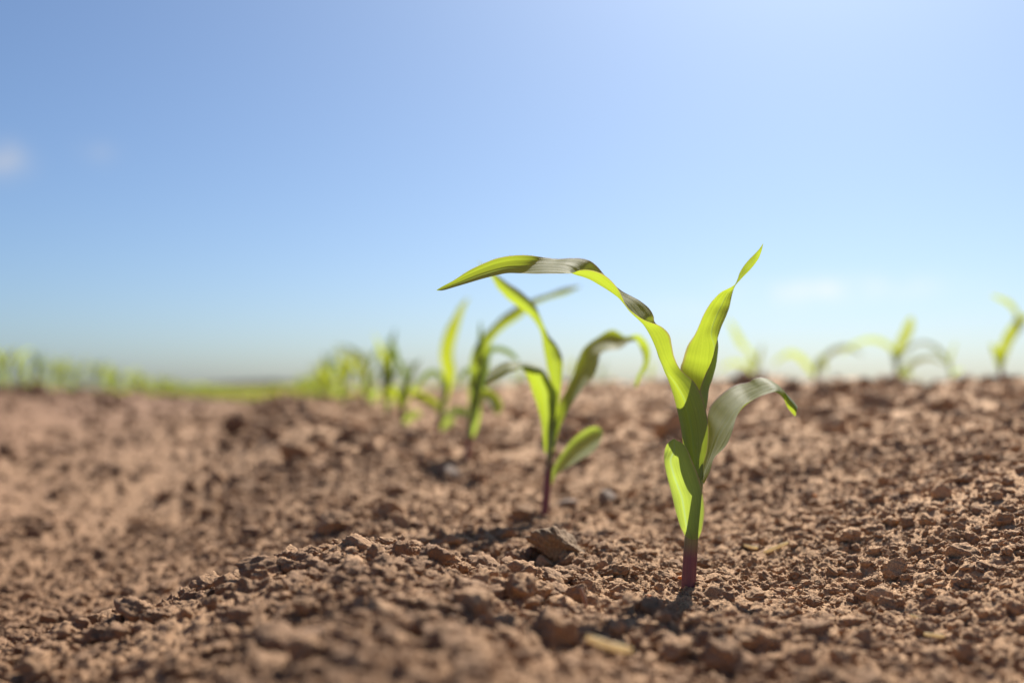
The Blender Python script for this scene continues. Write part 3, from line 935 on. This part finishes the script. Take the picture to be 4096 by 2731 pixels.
# ------------------------------------------------------------------ seedlings of the neighbouring rows: general shape
def seedling_parts(seed, name='corn_seedling', n_leaf=None):
    rng = random.Random(seed)
    root = bpy.data.objects.new(name, None)
    root.empty_display_size = .02
    COL.objects.link(root)
    hs = rng.uniform(.026, .036)
    lean = Vector((rng.uniform(-.12, .12), rng.uniform(-.12, .12), 1)).normalized()
    tube([lean * -.012, Vector((0, 0, 0)), lean * hs, lean * hs * 1.7], [.0021, .0021, .002, .0011], M_STEM, root, (0, 0, 0), sides=8)
    az = rng.uniform(0, 6.28)
    nl = n_leaf or rng.choice((3, 4, 4))
    for k in range(nl):
        first = k == 0
        L = rng.uniform(.028, .036) if first else rng.uniform(.062, .1)
        W = rng.uniform(.0095, .012) if first else rng.uniform(.0095, .0145)
        z0 = hs * (.75 if first else .9 + .22 * k)
        a = az + math.pi * k + rng.uniform(-.45, .45)
        pitch = R(rng.uniform(40, 62)) if first else R(rng.uniform(66, 86))
        if not first and rng.random() < .35: bend = R(rng.uniform(0, 35))
        else: bend = R(rng.uniform(40, 80)) if first else R(rng.uniform(70, 135))
        tw = rng.uniform(-.9, .9)
        N, M, F = [], [], []
        p = lean * z0
        steps = 9
        for i in range(steps):
            t = i / (steps - 1)
            pt = pitch - bend * t ** 1.7
            d = Vector((math.cos(a) * math.cos(pt), math.sin(a) * math.cos(pt), math.sin(pt)))
            side = Vector((-math.sin(a), math.cos(a), 0))
            up = side.cross(d) * -1
            th = tw * t
            sd = side * math.cos(th) + up * math.sin(th)
            up2 = up * math.cos(th) - side * math.sin(th)
            w = W / 2 * (math.sin(math.pi * min(1, .16 + .84 * t) ** (1.0 if first else .8)) ** .75 if t < 1 else 0.02)
            w = max(w, .0003)
            fold = w * .55
            M.append(p.copy()); N.append(p - sd * w + up2 * fold); F.append(p + sd * w + up2 * fold)
            p = p + d * (L / (steps - 1))
        leaf_surface(N, M, F, M_LEAF_FIRST if first else (M_LEAF_DIM if rng.random() < .25 else M_LEAF_FAR), root, (0, 0, 0), per=2, cross=7)
    return root


def copy_tree(o):
    c = o.copy(); COL.objects.link(c)
    for ch in o.children:
        d = ch.copy(); COL.objects.link(d); d.parent = c
    return c


protos, used = [], set()
for s in range(10):
    protos.append(seedling_parts(300 + s))


def place(k, x, y, rot, sc, label, group):
    p = protos[k]
    if k not in used:
        used.add(k); o = p
    else:
        o = copy_tree(p)
    o.location = (x, y, float(ground_h(np.array([x]), np.array([y]), False)[0]) - .001)
    o.rotation_euler = (0, 0, rot)
    o.scale = (sc, sc, sc)
    tag(o, label, 'seedling', group)
    return o


prng = random.Random(11)


def row_y(u, v):
    """Point at lateral offset u and distance v along the row."""
    q = PERP * u + ROW * v
    return float(q[0]), float(q[1])


ORD = ['first', 'second', 'third', 'fourth', 'fifth', 'sixth', 'seventh', 'eighth', 'ninth', 'tenth']

# the centre row beyond the fifth plant
v = 1.36
k = 0
while v < 12:
    x, y = row_y(.15 + prng.uniform(-.012, .012), v)
    lab = ('blurred corn seedling in the centre row, %s behind the fifth plant' % ORD[k]) if k < 6 else 'tiny blurred corn seedling in the far stretch of the centre row'
    place(prng.randrange(10), x, y, prng.uniform(0, 6.28), prng.uniform(.95, 1.2), lab, GROUP_MAIN if k < 6 else 'far corn seedlings of the centre row')
    v += prng.uniform(.11, .17) * (1 if v < 6 else 1.4)
    k += 1

# the row on the left bank
v = 2.02
k = 0
while v < 13:
    x, y = row_y(-.60 + prng.uniform(-.02, .02), v)
    if k < 8:
        lab = '%s corn seedling from the left edge, blurred on the left bank' % ORD[k]
    else:
        lab = 'tiny blurred corn seedling in the far stretch of the left row'
    place(prng.randrange(10), x, y, prng.uniform(0, 6.28), prng.uniform(.85, 1.12), lab, 'corn seedlings in the left row' if k < 8 else 'far corn seedlings of the left row')
    v += prng.uniform(.06, .115) * (1 if v < 6 else 1.7)
    k += 1

# ------------------------------------------------------------------ the row beyond the crest on the right: the near ones by hand
GR = 'corn seedlings on the right crest'


def right_root(px, d, label):
    q = at(px, 1500, d)
    b = Vector((q.x, q.y, float(ground_h(np.array([q.x]), np.array([q.y]), False)[0])))
    return thing('corn_seedling', b, label, 'seedling', GR), b


DR = 1.42
pr, b = right_root(3585, DR, 'blurred corn seedling on the right crest with one upright yellow-green leaf')
px_tube([(3585, 1530, 16), (3586, 1500, 16), (3588, 1450, 18), (3590, 1410, 12)], DR, M_STEM, pr, b, sides=10)
leaf_cl([(3586, 1470, 16), (3584, 1420, 32), (3602, 1378, 38), (3626, 1332, 42), (3640, 1290, 34), (3648, 1262, 8)], DR, M_LEAF_FAR, pr, b, tilt=.3)
leaf_cl([(3588, 1500, 12, -4), (3618, 1478, 22, -8), (3650, 1450, 22, -14), (3692, 1434, 20, -20), (3740, 1436, 14, -28), (3790, 1462, 3, -36)], DR, M_LEAF_FAR, pr, b, tilt=1.2)
leaf_cl([(3586, 1460, 12, 4), (3570, 1400, 18, 10), (3530, 1368, 20, 18), (3480, 1358, 18, 26), (3420, 1376, 14, 34), (3360, 1420, 3, 40)], DR, M_LEAF_FAR, pr, b, tilt=1.2)
leaf_cl([(3584, 1520, 14, -4), (3602, 1500, 30, -10), (3630, 1492, 34, -16), (3650, 1500, 6, -20)], DR, M_LEAF_FIRST, pr, b, tilt=.5)
leaf_cl([(3590, 1440, 10, -4), (3640, 1390, 14, -10), (3700, 1372, 14, -16), (3760, 1400, 12, -24), (3800, 1450, 3, -30)], DR, M_LEAF_FAR, pr, b, tilt=1.4)

DR = 1.21
pr, b = right_root(4002, DR, 'blurred corn seedling at the right picture edge with a broad forked leaf pair')
px_tube([(4002, 1520, 18), (4002, 1490, 18), (4002, 1450, 16), (4003, 1420, 10)], DR, M_STEM, pr, b, sides=10)
leaf_cl([(4000, 1480, 18), (4010, 1420, 36), (4030, 1360, 46), (4062, 1310, 46), (4092, 1276, 30), (4130, 1250, 8)], DR, M_LEAF_FAR, pr, b, tilt=.3)
leaf_cl([(4000, 1480, 16, -4), (3995, 1430, 36, -6), (3982, 1398, 34, -8), (3962, 1376, 8, -10)], DR, M_LEAF_FAR, pr, b, tilt=-.3)
leaf_cl([(4020, 1400, 12, 6), (4058, 1320, 16, 10), (4068, 1260, 20, 14), (4040, 1215, 24, 18), (3995, 1192, 18, 24), (3955, 1176, 4, 28)], DR, M_LEAF_FAR, pr, b, tilt=1.0)

DR = 1.86
pr, b = right_root(3022, DR, 'faint corn seedling just right of the foremost plant on the far crest')
px_tube([(3020, 1550, 12), (3020, 1520, 12), (3018, 1470, 13), (3012, 1430, 8)], DR, M_STEM, pr, b, sides=10)
leaf_cl([(3018, 1480, 14), (3010, 1430, 24), (2992, 1400, 16), (2966, 1374, 26), (2948, 1340, 26), (2928, 1300, 16), (2908, 1270, 4)], DR, M_LEAF_FAR, pr, b, tilt=.8)
leaf_cl([(3018, 1510, 10, 4), (2990, 1465, 16, 10), (2930, 1450, 16, 20), (2870, 1480, 4, 30)], DR, M_LEAF_FAR, pr, b, tilt=1.4)
leaf_cl([(3020, 1490, 10, 4), (3034, 1440, 14, 10), (3044, 1400, 12, 20), (3050, 1372, 3, 26)], DR, M_LEAF_FAR, pr, b, tilt=1.0)

DR = 1.63
pr, b = right_root(3262, DR, 'faint arching corn seedling midway between the two sharper ones on the right crest')
px_tube([(3262, 1540, 14), (3262, 1515, 14), (3266, 1470, 14), (3270, 1440, 8)], DR, M_STEM, pr, b, sides=10)
leaf_cl([(3262, 1510, 12), (3236, 1468, 22), (3200, 1428, 24), (3160, 1412, 22), (3120, 1432, 14), (3090, 1462, 3)], DR, M_LEAF_FAR, pr, b, tilt=1.0)
leaf_cl([(3268, 1480, 12, 2), (3300, 1430, 20, 8), (3340, 1400, 24, 14), (3400, 1390, 20, 22), (3450, 1420, 4, 30)], DR, M_LEAF_FAR, pr, b, tilt=1.2)
leaf_cl([(3266, 1470, 12, 2), (3284, 1430, 22, -4), (3296, 1460, 22, -8), (3300, 1490, 4, -10)], DR, M_LEAF_FAR, pr, b, tilt=.8)

for px, d, k, sc, lab in ((3800, 1.33, 5, .66, 'small pale corn seedling just right of the upright one on the right crest'),
                          (2600, 2.5, 6, .8, 'faint corn seedling peeping over the soil left of the foremost plant'),
                          (2400, 2.8, 8, .85, 'faint corn seedling peeping over the soil between the two nearest plants')):
    q = at(px, 1500, d)
    place(k, q.x, q.y, prng.uniform(0, 6.28), sc, lab, GR)
v = 3.0
while v < 12:
    x, y = row_y(.9 + prng.uniform(-.02, .02), v)
    place(prng.randrange(10), x, y, prng.uniform(0, 6.28), prng.uniform(.75, 1.0), 'tiny blurred corn seedling in the far stretch of the right row', 'far corn seedlings of the right row')
    v += prng.uniform(.16, .24)

# ------------------------------------------------------------------ the rest of the crop, too far off to count: one object
far_col = bpy.data.collections.new('far_crop_shapes')


def joined_seedling(seed):
    root = seedling_parts(seed, 'far_shape', 4)
    vs, fs, us, mats, mi = [], [], [], [], []
    for ch in root.children:
        me = ch.data
        off = len(vs)
        vs += [v.co[:] for v in me.vertices]
        uvl = {}
        for lp, uvd in zip(me.loops, me.uv_layers[0].data):
            uvl[lp.vertex_index] = uvd.uv[:]
        us += [uvl[i] for i in range(len(me.vertices))]
        for p in me.polygons:
            fs.append([off + i for i in p.vertices]); mi.append(1 if ch.name.startswith('stem') else 0)
    kids = list(root.children)
    o = mesh_obj('far_shape', vs, fs, M_LEAF_FAR, None, us)
    o.data.materials.append(M_STEM)
    o.data.polygons.foreach_set('material_index', mi)
    COL.objects.unlink(o)
    for c in kids:
        bpy.data.objects.remove(c)
    bpy.data.objects.remove(root)
    far_col.objects.link(o)


for s in range(6):
    joined_seedling(900 + s)
fr = np.random.RandomState(21)
FP = []
for kx in range(-90, 60):
    u = .15 + .75 * kx
    v0 = {0: 12.0, -1: 13.0, 1: 12.0}.get(kx, 1.5)
    vv = v0
    while vv < 60:
        q = PERP * (u + fr.uniform(-.02, .02)) + ROW * vv
        if q[1] > 1.2 and abs(q[0]) < .62 * q[1] + .8 and not (kx > 1 and q[1] < 5):
            FP.append((q[0], q[1]))
        vv += .17 * fr.uniform(.8, 1.3) * (1 if vv < 15 else 1.8)
for i in range(9000):        # the headland, sown across the rows
    y = 7.5 * (60 / 7.5) ** fr.rand()
    x = (fr.rand() * 2 - 1) * .62 * y - .1 * y
    if -.9 - .02 * y < x + .2315 * y < .5: FP.append((x, y))
for i in range(30000):
    r = 55 * (320 / 55) ** fr.rand()
    a = (fr.rand() * 2 - 1) * R(33) if i < 6000 else R(-14) + (fr.rand() * 2 - 1) * R(9)
    FP.append((r * math.sin(a), r * math.cos(a)))
FP = np.array(FP)
FS = (.85 + .35 * fr.rand(len(FP))) * np.maximum(1, np.hypot(FP[:, 0], FP[:, 1]) / 60) ** .8
FZ = ground_h(FP[:, 0], FP[:, 1], False) - .001
nF = len(FP)
scatter('far_corn_crop', np.column_stack([FP, FZ]), np.column_stack([np.zeros(nF), np.zeros(nF), fr.rand(nF) * 6.28]).astype(np.float32),
        FS.astype(np.float32), fr.randint(0, 6, nF).astype(np.int32), far_col, 'distant rows of young corn merging into a green strip at the horizon')
print('far crop', nF)

# ------------------------------------------------------------------ wood on the horizon
M_WOOD = plain_material('far_wood_leaves', (.035, .055, .03), (.06, .085, .045), .2, .9)


def far_wood():
    rng = random.Random(4)
    vs, fs = [], []
    v, f = ico(2)
    for i in range(150):
        t = rng.random()
        px = 820 + 560 * t
        d = 1500 + rng.uniform(-60, 60)
        q = at(px, 1545, d)
        hgt = 6 * (1 - abs(t - .5) * 1.5) * rng.uniform(.6, 1.1) + 1.5
        rr = rng.uniform(3, 6)
        for part in range(3):
            off = len(vs)
            c = Vector((q.x + rng.uniform(-3, 3), d + rng.uniform(-3, 3), hgt * (.3 + .3 * part)))
            for w in v:
                k = 1 + .3 * math.sin(w[0] * 7 + i) * math.cos(w[2] * 6 + part)
                vs.append((c.x + w[0] * rr * k, c.y + w[1] * rr * k, c.z + w[2] * hgt * .3 * k))
            fs += [[off + a for a in t_] for t_ in f]
    o = mesh_obj('far_wood', vs, fs, M_WOOD)
    tag(o, 'low dark line of trees far away on the horizon', None, None, 'stuff')


far_wood()

# ------------------------------------------------------------------ single clods, stones and bits one can point to
build_crumbs()
big_clod(2226, 2214, 236, 150, 41, M_CLOD_OCHRE, 'large ochre clod with a pitted face lying between the first two seedlings', tilt=.32, sink=.1, rough=.13, deep=.8)
big_clod(2182, 2262, 72, 66, 42, M_SOIL, 'smooth small clod propping the left end of the large ochre clod', sink=.2, rough=.06)
big_clod(1345, 2098, 165, 100, 43, M_SOIL, 'broad crusty clod on top of the left mound', sink=.3)
big_clod(1552, 2052, 98, 72, 44, M_SOIL, 'rounded dark clod up left of the hollow', sink=.2)
big_clod(1600, 2098, 70, 56, 45, M_SOIL, 'small clod leaning against the rounded dark clod', sink=.25)
big_clod(2275, 2036, 92, 60, 46, M_STONE, 'grey pointed stone just right of the second seedling', 'stone', 'stone', sink=.2, rough=.05, planes=6)
big_clod(2428, 2000, 70, 66, 47, M_STONE, 'grey rounded stone farther right of the second seedling', 'stone', 'stone', sink=.2, rough=.06, planes=8)
big_clod(1785, 1898, 92, 62, 48, M_STONE, 'dark blurred stone in front of the third seedling', 'stone', 'stone', sink=.2, rough=.08)
big_clod(3340, 1712, 130, 84, 49, M_SOIL, 'large blurred clod under the tip of the drooping right leaf', sink=.3)
big_clod(3455, 1705, 90, 66, 50, M_SOIL, 'darker blurred clod touching the large one under the drooping leaf', sink=.3)
big_clod(2848, 2335, 96, 66, 51, M_SOIL, 'flat-topped clod right beside the foot of the foremost stem', sink=.25, rough=.12)
big_clod(2885, 2300, 150, 80, 52, M_SOIL, 'crusty clod behind the flat-topped one at the foremost stem', sink=.35, rough=.2)
big_clod(2670, 2305, 95, 85, 53, M_SOIL, 'cracked clod leaning on the left side of the foremost stem', sink=.35)
big_clod(1880, 2425, 180, 130, 54, M_SOIL, 'peaked blurred clod in the near foreground left of centre', sink=.25, rough=.13, planes=8)
big_clod(3585, 2290, 100, 90, 55, M_SOIL, 'split upright clod in the sharp soil at right', sink=.2)
big_clod(3520, 2400, 92, 80, 56, M_SOIL, 'angular pale-faced clod below the split upright one', sink=.2, rough=.06, planes=7)
big_clod(3390, 2150, 100, 84, 57, M_SOIL, 'round crumbly clod right of the straw bits', sink=.25)
big_clod(3765, 1980, 70, 64, 58, M_SOIL, 'smooth egg-like clod high on the right slope', sink=.2, rough=.07)
big_clod(2990, 2560, 190, 120, 59, M_SOIL, 'broad blurred clod in the near foreground right of the foremost stem', sink=.35)
big_clod(2640, 2470, 130, 80, 60, M_SOIL, 'blurred clod in the shadow in front of the foremost stem', sink=.4)
big_clod(2425, 2440, 88, 70, 61, M_SOIL, 'domed clod below the dry rootlet', sink=.25)
big_clod(2360, 2365, 84, 76, 62, M_SOIL, 'angular clod behind the dry rootlet', sink=.25)
big_clod(4010, 1512, 74, 60, 63, M_SOIL, 'dark clod on the skyline at the foot of the rightmost seedling', sink=.3, dist=1.16)
big_clod(3310, 1560, 74, 44, 64, M_SOIL, 'dark clod just below the skyline on the right crest', sink=.3, dist=1.3)


def straw(pts, wmm, label, mat=M_STRAW, name='straw_piece', cat='straw', thick=.35, lift=.0018, fixed=None):
    """Flat bent stalk lying on the soil along photo pixels."""
    P = []
    for q in pts:
        if fixed:
            w = at(q[0], q[1], fixed)
        else:
            w = ground_hit(q[0], q[1], True) + Vector((0, 0, lift))
        if len(q) > 2: w = w + Vector((0, 0, q[2] * .001))
        P.append(w)
    o0 = P[0].copy()
    rad = [wmm * .0005 * (.8 + .2 * math.sin(i * 2.3)) for i in range(len(P))]
    rad[0] *= .7; rad[-1] *= .55
    o = tube([p - o0 for p in P], rad, mat, None, (0, 0, 0), name=name, sides=10, squash=thick)
    o.location = o0
    return tag(o, label, cat)


def straw_at(c, ang, length, width, label, bend=.2, up=.0028):
    """Stalk of a given real length lying round a photo pixel, turned by ANG in the picture."""
    g = ground_hit(*c)
    P = []
    for i in range(5):
        t = i / 4 - .5
        x = g.x + math.cos(ang) * length * t
        y = g.y + math.sin(ang) * length * t + bend * length * (t * t)
        z = float(ground_h(np.array([x]), np.array([y]), True)[0])
        P.append(Vector((x, y, z)))
    zs = np.polyfit([p.x * math.cos(ang) + p.y * math.sin(ang) for p in P], [p.z for p in P], 1)
    for p in P:
        p.z = float(np.polyval(zs, p.x * math.cos(ang) + p.y * math.sin(ang))) + up
    o0 = P[2].copy()
    o = tube([p - o0 for p in P], [width * .35, width * .5, width * .45, width * .5, width * .3], M_STRAW, None, (0, 0, 0), name='straw_piece', sides=10, squash=.28)
    o.location = o0
    return tag(o, label, 'straw')


straw_at((3105, 2240), .12, .0110, .0017, 'pale straw piece lying level right of the foremost stem', up=.0030, bend=.05)
straw_at((3010, 2246), -1.0, .0080, .0014, 'short bent straw bit just left of the level pale straw', bend=1.2, up=.0028)
straw_at((2440, 2706), -.45, .0125, .0023, 'blurred yellow straw at the bottom edge of the picture', up=.0066, bend=.4)
straw_at((3680, 2525), -1.15, .0075, .0010, 'thin blurred straw sliver in the right foreground', up=.0032)
straw_at((3740, 2585), -.5, .0060, .0011, 'second blurred straw sliver below the thin one at right', up=.0032)

# dry rootlet standing out of the crumbs
g = ground_hit(2340, 2440, True)
dd = g.y
o0 = at(2345, 2440, dd)
rp = [at(2322, 2350, dd), at(2331, 2375, dd - .0005), at(2340, 2405, dd - .001), at(2343, 2430, dd - .001), at(2358, 2447, dd - .001), at(2376, 2455, dd)]
o = tube([p - o0 for p in rp], [.0005, .0006, .0007, .0006, .0005, .0003], M_ROOT, None, (0, 0, 0), name='rootlet', sides=8)
o.location = o0
tag(o, 'thin reddish dry rootlet curling out of the crumbs left of the foremost stem', 'root')


def flake(px, py, wpx, seed, label):
    g = ground_hit(px, py, True)
    k = g.y / FPX
    v, f = clod_verts(seed, 3, (wpx * k / 2, wpx * k * .35, wpx * k * .3), .12, 6)
    o = mesh_obj('seed_flake', v, f, M_ORANGE)
    o.location = g + Vector((0, 0, .0012))
    return tag(o, label, 'flake')


flake(2722, 2320, 24, 71, 'orange seed flake tucked against the left of the foremost stem')
flake(3165, 2366, 26, 72, 'small orange flake in the sharp soil right of the foremost stem')
flake(3260, 1990, 20, 73, 'orange speck on the slope right of the foremost seedling')
flake(2597, 2395, 16, 74, 'tiny orange speck left of the foremost stem in the sharp crumbs')
